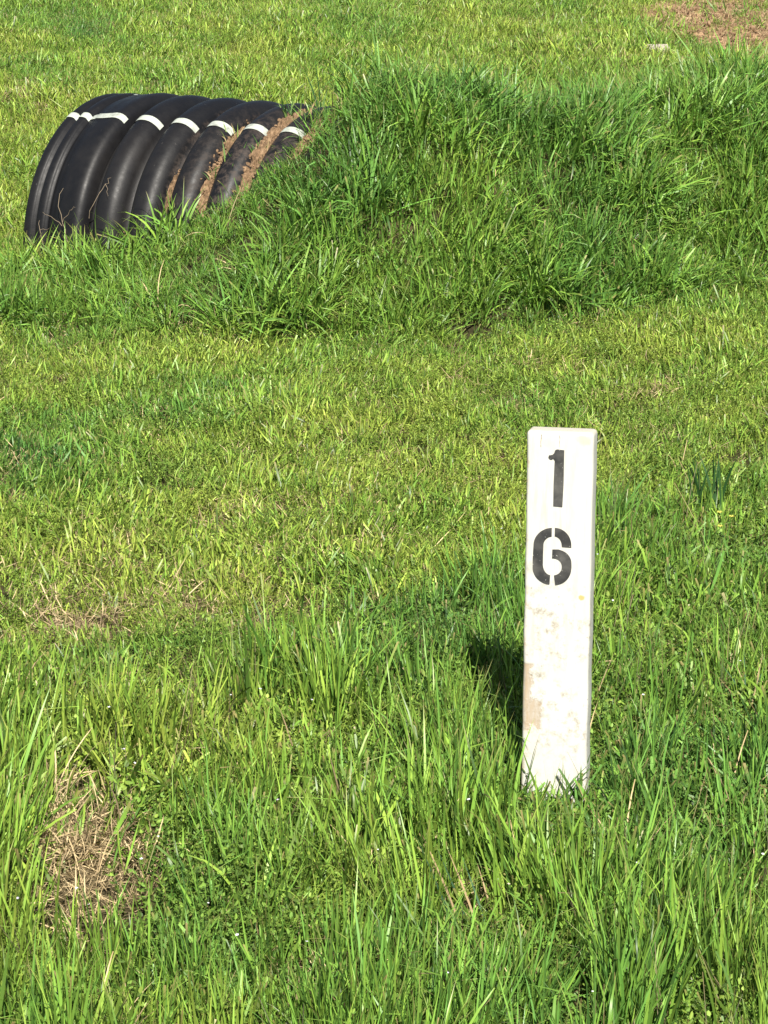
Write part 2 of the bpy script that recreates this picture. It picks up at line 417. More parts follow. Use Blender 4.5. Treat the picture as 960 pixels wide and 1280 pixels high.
# stencilled numerals: outlines measured on the board's face, thin coats of paint
km, nt, b = mat('black_stencil_paint')
tc = node(nt, 'ShaderNodeTexCoord'); po = tc.outputs['Object']
n1 = noise(nt, 35, 4, .6, po); n2 = noise(nt, 420, 3, .6, po)
c = ramp(nt, n1, [(.42, (.022, .022, .022)), (.70, (.085, .082, .075))])
c = mixc(nt, ramp(nt, n2, [(.70, (0, 0, 0)), (.74, (1, 1, 1))]), c, (.6, .6, .56))
nt.links.new(c, b.inputs['Base Color']); b.inputs['Roughness'].default_value = .6
inv = PMW.inverted()
def face_pt(px, py):
    d = Vector(((px-480)/F, cP+(640-py)/F*sP, -sP+(640-py)/F*cP)); o = Vector((0, 0, CAMZ))
    lo = inv @ o; ld_ = inv.to_3x3() @ d
    t = (-PD/2 - lo.y)/ld_.y; q = lo+ld_*t
    return q.x, q.z
def crop(x, y): return 640+x/693*130, 520+y/1280*240
def smooth_closed(pts, it=2, sharp=()):
    return pts
def numeral(name, polys, ch):
    root = None
    import bmesh
    for pl in polys:
        pts = [face_pt(*crop(x, y)) for x, y in pl]
        bm = bmesh.new()
        vs = [bm.verts.new((x, -PD/2-.0010, z)) for x, z in pts]
        f_ = bm.faces.new(vs)
        r = bmesh.ops.extrude_face_region(bm, geom=[f_])
        for v in r['geom']:
            if isinstance(v, bmesh.types.BMVert): v.co.y += .0009+.0005
        bmesh.ops.recalc_face_normals(bm, faces=bm.faces[:])
        bmesh.ops.triangulate(bm, faces=bm.faces[:])
        me = bpy.data.meshes.new(name); bm.to_mesh(me); bm.free(); me.materials.append(km)
        if root is None and len(polys) == 1: mobj(name, me, post)
        elif root is None:
            root = mobj(name, me, post)
        else: mobj('stencil_stroke', me, root)
def arc(cx, cy, rx, ry, a0, a1, n=18, p=2.0):
    out = []
    for t in np.linspace(math.radians(a0), math.radians(a1), n):
        c_, s_ = math.cos(t), math.sin(t)
        out.append((cx+rx*math.copysign(abs(c_)**(2/p), c_), cy-ry*math.copysign(abs(s_)**(2/p), s_)))
    return out
one = [(288, 228), (300, 222), (349, 228), (346, 330), (344, 450), (336, 606), (276, 600), (279, 450), (283, 360), (286, 296), (276, 284), (262, 291), (250, 285), (243, 275), (247, 262), (270, 259), (282, 247)]
left = arc(268, 860, 124, 115, 91, 172) + [(139, 950)] + arc(263, 1005, 124, 117, 182, 264) + \
       arc(262, 990, 56, 72, 262, 182, 10) + [(207, 930)] + arc(268, 862, 58, 58, 172, 93, 10)
tr = arc(283, 862, 113, 117, 88, 3) + [(396, 878), (334, 873)] + arc(280, 862, 52, 60, 5, 84, 9)
br = [(270, 889), (310, 889)] + arc(300, 985, 97, 94, 75, 8, 9) + [(397, 1010)] + arc(285, 1020, 110, 105, 355, 272) + \
     arc(275, 1005, 58, 57, 276, 356, 9) + arc(275, 1000, 58, 52, 6, 84, 8) + [(268, 948)]
numeral('number_one', [one], '1')
numeral('number_six', [left, tr, br], '6')
# hairline cracks near the top of the board
crm, nt, b = mat('crack_shadow_grime'); b.inputs['Base Color'].default_value = (.16, .13, .10, 1); b.inputs['Roughness'].default_value = .9
n1 = noise(nt, 200, 2, .5, node(nt, 'ShaderNodeTexCoord').outputs['Object'])
nt.links.new(ramp(nt, n1, [(.4, (.14, .11, .08)), (.6, (.42, .38, .32))]), b.inputs['Base Color'])
def crack(px_pts, w=.0006):
    V = []; Fc = []
    for i, (x, y) in enumerate(px_pts):
        a, z = face_pt(*crop(x, y)); ww = w*(.5+random.random())
        V += [(a-ww, -PD/2-.0008, z), (a+ww, -PD/2-.0008, z)]
        if i: k = 2*i; Fc.append((k-2, k-1, k+1, k))
    mobj('hairline_crack', mesh('hairline_crack', V, Fc, crm, smooth=False), post)
crack([(318, 128), (320, 150), (317, 185), (319, 205)], .0003)
crack([(198, 122), (196, 150), (192, 175), (194, 205)], .00045)

cm, nt, b = mat('clay_crumb')
tc = node(nt, 'ShaderNodeTexCoord'); n1 = noise(nt, 85, 6, .8, tc.outputs['Object'])
nt.links.new(ramp(nt, n1, [(.32, (.055, .034, .018)), (.5, (.17, .105, .055)), (.68, (.33, .22, .13))]), b.inputs['Base Color']); b.inputs['Roughness'].default_value = .95
ICO_V = []; ph_ = (1+5**.5)/2
for a, b2 in ((1, ph_), (-1, ph_), (1, -ph_), (-1, -ph_)): ICO_V += [(0, a, b2), (a, b2, 0), (b2, 0, a)]
ICO_V = np.array(ICO_V); ICO_V = ICO_V/np.linalg.norm(ICO_V[0])
from mathutils.geometry import convex_hull_2d
import bmesh
def ico_faces():
    bm = bmesh.new(); vs = [bm.verts.new(v) for v in ICO_V]
    bmesh.ops.convex_hull(bm, input=vs); bm.verts.index_update()
    r = [tuple(v.index for v in f_.verts) for f_ in bm.faces]; bm.free(); return r
IF = ico_faces()

# ------------------------------------------------------------------ PLANT PROTOTYPES (sources for the scattered ground cover)
class Blades:
    def __init__(s): s.V = []; s.F = []; s.t = []; s.h = []; s.n = 0
    def blade(s, base, az, tilt, curl, L, w, seg=5, twist=0., hr=None, prof='blade', side=None, droop=0., kink=None):
        hr = rng.random() if hr is None else hr
        d = np.array([math.cos(az), math.sin(az), 0.])
        if side is None: side = az+math.pi/2+rng.normal()*.35
        p = np.array(base, float); th = tilt; ds = L/seg
        for i in range(seg+1):
            t = i/seg
            if prof == 'blade': wi = w*(.55+.45*min(1, t/.3))*(1-max(0, (t-.45)/.55)**1.7)
            elif prof == 'cut': wi = w*(.75+.25*min(1, t/.3))*(1 if t < .99 else .75)
            elif prof == 'stem': wi = w*(1-.5*t)
            else: wi = w*math.sin(math.pi*min(1, .12+.88*t))**.8
            a = side+twist*t; sv = np.array([math.cos(a), math.sin(a), 0])*wi*.5
            if i == seg and prof in ('blade',):
                s.V.append(p.copy()); s.t.append(1); s.h.append(hr)
            else:
                s.V += [p-sv, p+sv]; s.t += [t, t]; s.h += [hr, hr]
            if i:
                k = s.n+2*i
                if i == seg and prof == 'blade': s.F.append((k-2, k-1, k))
                else: s.F.append((k-2, k-1, k+1, k))
            p = p + (d*math.sin(th)+np.array([0, 0, 1])*math.cos(th))*ds
            th += curl/seg*(1+droop*t)
            if kink is not None and i == kink[0]: th += kink[1]
        s.n = len(s.V)
        return p
    def leaf(s, c, L, w, az, up, hr=None, cup=.2):
        """small oval leaf, hexagonal with a fold along the middle"""
        hr = rng.random() if hr is None else hr
        d = np.array([math.cos(az)*math.cos(up), math.sin(az)*math.cos(up), math.sin(up)])
        sd_ = np.array([-math.sin(az), math.cos(az), 0]); n_ = np.cross(d, sd_)
        c = np.array(c)
        P = [c, c+d*L*.35+sd_*w*.5-n_*cup*w, c+d*L*.75+sd_*w*.38-n_*cup*w*.7, c+d*L, c+d*L*.75-sd_*w*.38-n_*cup*w*.7, c+d*L*.35-sd_*w*.5-n_*cup*w, c+d*L*.4, c+d*L*.75]
        k = s.n; s.V += P; s.t += [.5]*8; s.h += [hr]*8
        s.F += [(k, k+1, k+6), (k+1, k+2, k+7, k+6), (k+2, k+3, k+7), (k+3, k+4, k+7), (k+4, k+5, k+6, k+7), (k+5, k, k+6)]
        s.n = len(s.V)
    def build(s, name, m):
        return mesh(name, s.V, s.F, m, attrs={'along': s.t, 'hr': s.h})
U = lambda a, b_: rng.uniform(a, b_)
TAU = 2*math.pi
def P_tall(n, L, w, rad, tilt, curl):
    B = Blades()
    for i in range(n):
        a, r = U(0, TAU), rad*math.sqrt(U(0, 1))
        B.blade((r*math.cos(a), r*math.sin(a), 0), a+rng.normal()*.7, abs(rng.normal())*tilt, abs(rng.normal())*curl, L*U(.55, 1.1), w*U(.65, 1.25), seg=6, twist=rng.normal()*.9, droop=U(0, 1.5), prof='cut' if U(0, 1) < .12 else 'blade', kink=(int(U(2, 5)), U(.7, 1.6)) if U(0, 1) < .14 else None)
    return B
def P_short(n, L, w, rad, cut=.5):
    B = Blades()
    for i in range(n):
        a, r = U(0, TAU), rad*math.sqrt(U(0, 1))
        B.blade((r*math.cos(a), r*math.sin(a), 0), U(0, TAU), abs(rng.normal())*.6, rng.normal()*1.0, L*U(.4, 1.15), w*U(.7, 1.3), seg=4, twist=rng.normal()*.8, prof='cut' if U(0, 1) < cut else 'blade')
    return B
def P_weed(n, Lh, leaf):
    B = Blades()
    for i in range(n):
        a, r = U(0, TAU), .03*math.sqrt(U(0, 1)); az = U(0, TAU); L = Lh*U(.5, 1.1); ti = abs(rng.normal())*.45; cu = rng.normal()*.5
        b0 = np.array([r*math.cos(a), r*math.sin(a), 0])
        B.blade(b0, az, ti, cu, L, .0013, seg=3, prof='stem')
        d = np.array([math.cos(az), math.sin(az), 0]); p = b0.copy(); th = ti; k = 7
        for q in range(k):
            p = p+(d*math.sin(th)+np.array([0, 0, 1])*math.cos(th))*L/k; th += cu/k
            if q > 1:
                for _ in range(2): B.leaf(p, leaf*U(.6, 1.2), leaf*U(.35, .6), U(0, TAU), U(-.2, .9))
    return B
def P_straw(n):
    B = Blades()
    for i in range(n):
        a, r = U(0, TAU), .05*math.sqrt(U(0, 1))
        B.blade((r*math.cos(a), r*math.sin(a), U(0, .012)), U(0, TAU), U(.8, 1.75), rng.normal()*.7, U(.02, .085), U(.0012, .003), seg=4, twist=rng.normal(), hr=None)
    return B
def P_stalk(n):
    B = Blades()
    for i in range(n):
        a, r = U(0, TAU), .02*math.sqrt(U(0, 1)); az = U(0, TAU)
        B.blade((r*math.cos(a), r*math.sin(a), 0), az, abs(rng.normal())*.2, abs(rng.normal())*.35, U(.10, .17), .0014, seg=6, prof='stem')
    return B
SRC = {}
def source(key, meshes):
    c = bpy.data.collections.new(key)       # holds the kinds of tuft that the ground cover is scattered from
    for me in meshes:
        o = bpy.data.objects.new(me.name, me); c.objects.link(o)
    SRC[key] = c
source('lush', [P_tall(19, .155, .0043, .032, .42, 1.3).build('lush_tuft', M_GRASS) for _ in range(7)])
source('upright', [P_tall(17, .15, .0029, .03, .17, .38).build('upright_tuft', M_GRASS) for _ in range(8)])
source('lawn', [P_short(34, .037, .0019, .035).build('lawn_tuft', M_GRASS) for _ in range(7)])
source('weed', [P_weed(9, .048, .0060).build('weed_tuft', M_WEED) for _ in range(6)])
source('straw', [P_straw(16).build('straw_tuft', M_STRAW) for _ in range(5)])
source('dead', [P_tall(4, .13, .0028, .03, .4, 1.1).build('dead_tuft', M_STRAW) for _ in range(4)])
def P_clod():
    V = []; Fc = []; ic = ico_faces()
    for q in range(9):
        k = len(V); c = np.array([U(-.05, .05), U(-.05, .05), U(0, .002)]); r = U(.003, .011)*U(.5, 1)
        for v in ICO_V: V.append(c+v*r*rng.uniform(.7, 1.3, 3))
        Fc.extend([tuple(i+k for i in f_) for f_ in ic])
    return mesh('clod_group', V, Fc, cm, smooth=False)
source('clod', [P_clod() for _ in range(5)])
source('stalk', [P_stalk(5).build('stalk_tuft', M_STEM) for _ in range(4)])
fm, nt, b = mat('tiny_petal'); b.inputs['Roughness'].default_value = .6
oi = node(nt, 'ShaderNodeAttribute', attribute_type='INSTANCER', attribute_name='hue').outputs['Fac']
nt.links.new(ramp(nt, oi, [(0, (.75, .76, .74)), (.7, (.72, .70, .78)), (.9, (.62, .52, .72)), (1, (.8, .7, .1))]), b.inputs['Base Color'])
def P_flower():
    B = Blades()
    top = B.blade((0, 0, 0), U(0, TAU), .15, .3, 1.0, .012, seg=3, prof='stem')
    B2 = Blades()
    for k in range(5): B2.leaf(top, .032, .024, k*TAU/5, .45, cup=.1)
    me = mesh('flower', list(B.V)+list(B2.V), B.F+[tuple(i+B.n for i in f_) for f_ in B2.F], M_STEM, attrs={'along': B.t+B2.t, 'hr': B.h+B2.h})
    me.materials.append(fm)
    me.polygons.foreach_set('material_index', [0]*len(B.F)+[1]*len(B2.F)); return me
source('flower', [P_flower() for _ in range(3)])

def scatter(name, key, x, y, scl, hue, label, cat, tilt=.12, zoff=-.003, lean=None):
    n = len(x)
    z = H(x, y)+zoff
    me = bpy.data.meshes.new(name); me.vertices.add(n); me.vertices.foreach_set('co', np.stack([x, y, z], 1).ravel())
    ln = 0 if lean is None else lean
    tx = rng.normal(size=n)*tilt + ln*(vnoise(x, y, .16, 41)-.5)*2; ty = rng.normal(size=n)*tilt + ln*(vnoise(x, y, .16, 42)-.5)*2; tz = rng.uniform(0, TAU, n)
    cx, sx_, cy, sy, cz, sz = np.cos(tx), np.sin(tx), np.cos(ty), np.sin(ty), np.cos(tz), np.sin(tz)
    # R = Ry(ty) Rx(tx) Rz(tz), turned back into XYZ angles
    r00 = cy*cz+sy*sx_*sz; r10 = cx*sz; r20 = -sy*cz+cy*sx_*sz; r21 = sy*sz+cy*sx_*cz; r22 = cy*cx
    rot = np.stack([np.arctan2(r21, r22), -np.arcsin(np.clip(r20, -1, 1)), np.arctan2(r10, r00)], 1)
    a = me.attributes.new('rot', 'FLOAT_VECTOR', 'POINT'); a.data.foreach_set('vector', rot.astype(np.float32).ravel())
    for k, v in (('scl', scl), ('hue', hue)):
        a = me.attributes.new(k, 'FLOAT', 'POINT'); a.data.foreach_set('value', np.asarray(v, np.float32))
    a = me.attributes.new('pick', 'INT', 'POINT'); a.data.foreach_set('value', rng.integers(0, len(SRC[key].objects), n).astype(np.int32))
    o = mobj(name, me); tag(o, label, cat, kind='stuff')
    ng = bpy.data.node_groups.new(name, 'GeometryNodeTree')
    ng.interface.new_socket('Geometry', in_out='INPUT', socket_type='NodeSocketGeometry')
    ng.interface.new_socket('Geometry', in_out='OUTPUT', socket_type='NodeSocketGeometry')
    gi = ng.nodes.new('NodeGroupInput'); go = ng.nodes.new('NodeGroupOutput')
    ci = ng.nodes.new('GeometryNodeCollectionInfo'); ci.inputs['Collection'].default_value = SRC[key]
    ci.inputs['Separate Children'].default_value = True; ci.inputs['Reset Children'].default_value = True
    ip = ng.nodes.new('GeometryNodeInstanceOnPoints'); ip.inputs['Pick Instance'].default_value = True
    L = ng.links.new
    def na(nm, dt):
        q = ng.nodes.new('GeometryNodeInputNamedAttribute'); q.data_type = dt; q.inputs[0].default_value = nm
        return [s for s in q.outputs if s.enabled and s.name == 'Attribute'][0]
    L(gi.outputs[0], ip.inputs['Points']); L(ci.outputs[0], ip.inputs['Instance'])
    L(na('pick', 'INT'), ip.inputs['Instance Index']); L(na('rot', 'FLOAT_VECTOR'), ip.inputs['Rotation']); L(na('scl', 'FLOAT'), ip.inputs['Scale'])
    L(ip.outputs[0], go.inputs[0])
    md = o.modifiers.new('scatter', 'NODES'); md.node_group = ng
    return o

# ------------------------------------------------------------------ WHERE THINGS GROW
def candidates(dens):
    """jittered points over the seen ground and a wide margin; dens per m2"""
    X = []; Y = []
    y0, y1 = 2.0, 14.5
    n = int((y1-y0)*7.0*dens)
    y = rng.uniform(y0, y1, n); x = rng.uniform(-3.5, 3.5, n)
    hw = .15*y+.55
    keep = (np.abs(x) < hw) | (rng.random(n) < .28)
    x, y = x[keep], y[keep]
    # none inside the pipe or the post
    D0, D1 = x-PC[0], y-PC[1]; s = D0*pa_[0]+D1*pa_[1]; t = D0*pn_[0]+D1*pn_[1]
    inside = (s > -.02) & (s < .70) & (np.abs(t) < PR*.985-.03*sstep(.4, .7, s)) | ((s >= .70) & (s < .78) & (np.abs(t) < .2) & (rng.random(len(x)) < .5))
    q = inv.to_3x3() @ Vector((0, 0, 0))
    a21 = math.radians(14); lx = (x-px0[0])*math.cos(a21)-(y-px0[1])*math.sin(a21); ly = (x-px0[0])*math.sin(a21)+(y-px0[1])*math.cos(a21)
    inside |= (np.abs(lx) < PW/2+.004) & (np.abs(ly) < PD/2+.004)
    return x[~inside], y[~inside]
def fields(x, y):
    z = H(x, y); px, py = proj(x, y, z)
    f = {}
    f['px'], f['py'] = px, py
    d = y-foot(x)
    wob = .10*(vnoise(x, y, .22, 5)-.5)
    # lush bank: starts at the foot line, ends behind the crest; left of the mouth only a strip in front of it
    leftcut = sstep(-1.6, -.9, x)
    back = np.interp(x, [-1.5, -1.0, -.62, -.4, -.1, .3, .65, 1.0], [.45, .5, .62, .9, 1.5, 2.15, 1.9, 1.0])
    back = np.where(x > 1.0, .95, back)
    lush = sstep(-.10, .04, d+wob*.9)*(1-sstep(back-.45, back+.5, d+wob*3))
    lush = lush*np.where((x < -.5), .9, 1)
    f['lush'] = lush
    # tall near grass
    yb = np.interp(px, [-200, 0, 200, 300, 420, 480, 650, 760, 960, 1200], [905, 900, 895, 880, 815, 775, 735, 640, 600, 590])
    f['near'] = sstep(-35, 45, py-yb+70*(vnoise(x, y, .16, 8)-.5))
    f['bare'] = patch_field(px, py, PATCH); f['open'] = np.maximum(patch_field(px, py, OPEN), f['bare']); f['orange'] = patch_field(px, py, ORANGE)
    return f
def hue_field(x, y, f):
    px, py = f['px'], f['py']
    h = np.full(len(x), .28)
    h = h+.40*(vnoise(x, y, .35, 11)-.5)+.34*(vnoise(x, y, .09, 12)-.5)
    for X, Y, rx, ry, s in [(225, 530, 90, 30, .35), (55, 595, 70, 30, .3), (112, 45, 50, 20, .45), (60, 105, 45, 18, .4), (380, 90, 60, 25, .25),
                            (650, 520, 60, 20, .2), (30, 20, 60, 10, .1), (900, 60, 60, 20, .2), (320, 60, 60, 30, -.12)]:
        h = h+s*np.exp(-(((px-X)/rx)**2+((py-Y)/ry)**2))
    h = h*(1-f['lush'])+f['lush']*(.54+.36*(vnoise(x, y, .3, 13)-.5))
    nearh = .42+.42*(vnoise(x, y, .2, 14)-.5)+.18*np.exp(-(((px-560)/110)**2+((py-850)/120)**2))+.12*sstep(700, 800, px)-.14*np.exp(-(((px-140)/180)**2+((py-930)/90)**2))
    h = h*(1-f['near'])+f['near']*nearh
    return np.clip(h, 0, 1)

def thin(x, y, p):
    k = rng.random(len(x)) < p; return x[k], y[k]
def depth_thin(y):      # fewer plants are needed where they show small
    return np.ones_like(y)
# --- lush blades on the bank
x, y = candidates(1450); f = fields(x, y)
backc = sstep(7.6, 8.4, y)*sstep(.55, .75, vnoise(x, y, .35, 43))*.25 + np.exp(-(((f['px']-745)/70)**2+((f['py']-2)/9)**2))
p = np.clip(np.maximum(f['lush'], backc), 0, 1)*np.clip(1-1.1*f['orange'], 0, 1)*(1-.8*f['bare'])
k = rng.random(len(x)) < p; x, y = x[k], y[k]; f = fields(x, y)
sc = (.62+.65*vnoise(x, y, .14, 20))*rng.uniform(.7, 1.15, len(x))*(.5+.5*f['lush'])
sc *= np.where(y < foot(x)+.15, .95, 1)
# shorter beside the pipe so the ribs show
D0, D1 = x-PC[0], y-PC[1]; s_ = D0*pa_[0]+D1*pa_[1]; t_ = D0*pn_[0]+D1*pn_[1]
front_ = (s_ > .15) & (s_ < .5) & (t_ > .34) & (t_ < .62)
nearpipe = (s_ > -.25) & (s_ < .85) & (t_ > 0) & (t_ < .75)
sc = np.where(nearpipe, sc*np.interp(s_, [0, .08, .16, .32, .45, .8], [.8, .9, 1.25, 1.15, .65, .5]), sc)
sc = np.where(front_, np.maximum(sc, rng.uniform(.85, 1.25, len(x))), sc)
scatter('lush_bank_grass', 'lush', x, y, sc, hue_field(x, y, f), 'tall dark green grass covering the bank around the buried pipe', 'grass', tilt=.28, lean=.45)
# --- upright tall grass in front
x, y = candidates(950); f = fields(x, y)
gap = sstep(.3, .62, .6*vnoise(x, y, .11, 21)+.4*vnoise(x, y, .045, 31))
p = f['near']*(.07+.93*gap)*np.clip(1-1.05*f['open'], 0, 1)
# open strip straight in front of the post
pfx, pfy = f['px'], f['py']
infront = np.exp(-(((pfx-692)/50)**2+((pfy-1035)/38)**2)); p = p*(1-.75*infront)
k = rng.random(len(x)) < p; x, y = x[k], y[k]; f = fields(x, y)
infront = np.exp(-(((f['px']-692)/60)**2+((f['py']-1040)/45)**2))
sc = (.58+.62*vnoise(x, y, .2, 22))*rng.uniform(.7, 1.25, len(x))*(.5+.5*f['near'])*(1-.45*infront)
sc *= 1-.25*sstep(720, 800, f['px'])*(1-sstep(900, 1000, f['py']))
scatter('tall_meadow_grass', 'upright', x, y, sc, hue_field(x, y, f), 'tall upright bright green grass growing around the foot of the white post', 'grass', tilt=.12, lean=.16)
# --- wide young blades at the left edge and scattered
x, y = candidates(60); f = fields(x, y)
wide = np.exp(-(((f['px']-60)/140)**2+((f['py']-980)/70)**2))
p = f['near']*(.12+.9*wide)*np.clip(1-1.2*f['open'], 0, 1); k = rng.random(len(x)) < p; x, y = x[k], y[k]; f = fields(x, y)
scatter('broad_blade_grass', 'lush', x, y, rng.uniform(.6, 1.05, len(x)), np.clip(hue_field(x, y, f)-.12, 0, 1), 'broad bladed grass tufts rising above the meadow grass in the foreground', 'grass', tilt=.1)
# --- short lawn
x, y = candidates(1500); f = fields(x, y)
p = (1-.6*f['lush'])*(1-.35*f['near'])*np.clip(1-.85*f['open'], 0.03, 1)*np.clip(1-1.5*f['orange'], .05, 1)*(.3+.7*sstep(.25, .6, .5*vnoise(x, y, .1, 23)+.5*vnoise(x, y, .035, 33)))
k = rng.random(len(x)) < p; x, y = x[k], y[k]; f = fields(x, y)
far = sstep(7.3, 8.3, y)
sc = (.65+.7*vnoise(x, y, .18, 24))*rng.uniform(.75, 1.3, len(x))*(1+.25*far)*(1+.45*f['near'])
scatter('short_lawn_grass', 'lawn', x, y, sc, hue_field(x, y, f), 'short yellow green mown grass in front of and behind the bank', 'grass', tilt=.3, lean=.3)
# --- taller sprinkled tufts in the lawn
x, y = candidates(120); f = fields(x, y)
p = (1-f['lush'])*(1-f['near'])*(1-f['bare'])*(1-f['orange'])*sstep(.45, .75, vnoise(x, y, .3, 25)); k = rng.random(len(x)) < p; x, y = x[k], y[k]; f = fields(x, y)
scatter('lawn_tussock_grass', 'lush', x, y, rng.uniform(.22, .5, len(x)), np.clip(hue_field(x, y, f)+.1, 0, 1), 'slightly taller grass tussocks sprinkled over the mown lawn', 'grass', tilt=.2)
# --- broad leaved weeds
x, y = candidates(1250); f = fields(x, y)
p = (1-.85*f['lush'])*(.35+.65*sstep(.3, .65, vnoise(x, y, .17, 26)))*np.clip(1-1.15*f['open'], 0, 1)*(1-.85*f['orange'])*(1-.6*sstep(7.3, 8, y))
k = rng.random(len(x)) < p; x, y = x[k], y[k]; f = fields(x, y)
sc = rng.uniform(.5, 1.1, len(x))*(1+.55*f['near'])
scatter('small_leaf_weeds', 'weed', x, y, sc, np.clip(hue_field(x, y, f)+.05, 0, 1), 'low weeds with tiny oval leaves mixed through the grass', 'weeds', tilt=.2)
# --- straw
x, y = candidates(800); f = fields(x, y)
p = np.clip(.16+1.3*f['bare']+.35*f['open']+.15*f['orange']+.25*sstep(.6, .8, vnoise(x, y, .2, 27))*(1-f['lush']), 0, 1)
k = rng.random(len(x)) < p; x, y = x[k], y[k]; f = fields(x, y)
scatter('dry_straw_litter', 'straw', x, y, rng.uniform(.3, .75, len(x))*(1+.6*f['bare']), rng.random(len(x))*.8, 'dry straw and dead grass litter in the worn patches', 'straw', tilt=.25, zoff=.006)
x, y = candidates(3600); f = fields(x, y)
p = np.clip(1.2*(f['bare']-.15)+.35*(f['open']-.3)*f['near'], 0, 1)*(.3+.7*sstep(.3, .6, vnoise(x, y, .05, 28)))
k = rng.random(len(x)) < p; x, y = x[k], y[k]; f = fields(x, y)
scatter('matted_dead_grass', 'straw', x, y, rng.uniform(.35, .9, len(x))*(.6+.5*f['near']), rng.random(len(x))*.65, 'matted tan dead grass lying in the open patch at the lower left', 'dead grass', tilt=.45, zoff=.008)
x, y = candidates(90); f = fields(x, y)
p = f['near']*(.35+.65*sstep(.45, .7, vnoise(x, y, .25, 44)))+.25*f['lush']; k = rng.random(len(x)) < p; x, y = x[k], y[k]; f = fields(x, y)
scatter('standing_dead_blades', 'dead', x, y, rng.uniform(.5, 1.0, len(x)), rng.random(len(x))*.8, 'dead tan blades standing and leaning among the green grass', 'dead grass', tilt=.3)
x, y = candidates(1100); f = fields(x, y)
p = np.clip(1.1*f['orange']+.45*np.clip(f['bare']-.3, 0, 1), 0, 1); k = rng.random(len(x)) < p; x, y = x[k], y[k]
scatter('soil_clods', 'clod', x, y, rng.uniform(.5, 1.2, len(x)), rng.random(len(x)), 'crumbled orange brown soil clods on the bare ground at the top right', 'soil', tilt=.2)
# --- seed stalks
x, y = candidates(60); f = fields(x, y)
p = f['near']*(.25+.75*sstep(700, 780, f['px'])); k = rng.random(len(x)) < p; x, y = x[k], y[k]; f = fields(x, y)
scatter('thin_seed_stalks', 'stalk', x, y, rng.uniform(.7, 1.15, len(x)), rng.random(len(x)), 'thin brownish grass stalks standing among the taller grass', 'grass stalks', tilt=.25)
# --- tiny flowers
x, y = candidates(260); f = fields(x, y)
cl = np.exp(-(((f['px']-300)/90)**2+((f['py']-930)/45)**2))
p = f['near']*(.07+.5*cl+.12*sstep(1080, 1200, f['py'])); k = rng.random(len(x)) < p; x, y = x[k], y[k]
scatter('tiny_white_flowers', 'flower', x, y, rng.uniform(.05, .085, len(x)), rng.random(len(x)), 'tiny white and lilac flowers dotted through the foreground grass', 'flowers', tilt=.2)

# ------------------------------------------------------------------ SOIL in the grooves of the pipe
V = []; Fc = []
def crumb(p, r):
    k = len(V); sc3 = rng.uniform(.6, 1.2, 3)
    for v in ICO_V: V.append(p+v*r*sc3*rng.uniform(.75, 1.2))
    Fc.extend([tuple(i+k for i in f_) for f_ in IF])
def groove(kk, ph0, ph1, w, n, big=.009):
    s0 = RC0+PITCHR*(kk+.5)
    for i in range(n):
        ph = U(ph0, ph1)
        s = s0+rng.normal()*w
        base_r = .885+.06*min(1, abs(s-s0)/.02)
        p = pnt(s, base_r+U(-.01, .02), ph)
        crumb(p, big*U(.25, .9))
def cake(kk, ph0, ph1, w, r0):
    s0 = RC0+PITCHR*(kk+.5); nu, nv = 15, int((ph1-ph0)*150); k0 = len(V)
    for j in range(nv+1):
        v = j/nv; ph = ph0+(ph1-ph0)*v; env = math.sin(math.pi*min(1, max(0, v)))**.4*min(1, max(.0, (float(vnoise(ph+kk, kk*3.1, .14, 57))-.22)*5))
        ww = w*(.25+1.3*float(vnoise(ph*1.0, kk, .10, 50)))*env
        for i in range(nu):
            u = 2*i/(nu-1)-1
            r = .885+(r0-.885)*env*(1-.35*u*u)+(.040*(float(vnoise(u*.3+kk, ph, .045, 51))-.5)+.025*(float(vnoise(u*.3+kk, ph, .016, 52))-.5))*(1-abs(u)**3)-.03*(abs(u) == 1)
            V.append(pnt(s0+ww*u, r, ph))
    for j in range(nv):
        for i in range(nu-1): a = k0+j*nu+i; Fc.append((a, a+1, a+1+nu, a+nu))
cake(2, .30, 1.28, .014, .955); cake(3, -.2, 1.15, .026, .985); cake(4, -.6, .95, .026, .985); cake(1, .78, 1.15, .006, .925); cake(5, -.9, .9, .03, .99)
groove(1, .80, 1.12, .0035, 90, .0055)
groove(2, .05, .5, .007, 130, .007); groove(2, .5, 1.25, .0065, 600, .0072)
groove(3, -.35, 1.1, .013, 1300, .009)
groove(4, -.6, .9, .012, 500, .0105); groove(5, -.8, .9, .02, 300, .011)
groove(0, 1.3, 1.45, .005, 30, .0035)
o = mobj('clay_crumbs', mesh('clay_crumbs', V, Fc, cm, smooth=False))
tag(o, 'orange brown clay crumbs lodged in the pipe grooves near the bank', 'soil', kind='stuff')

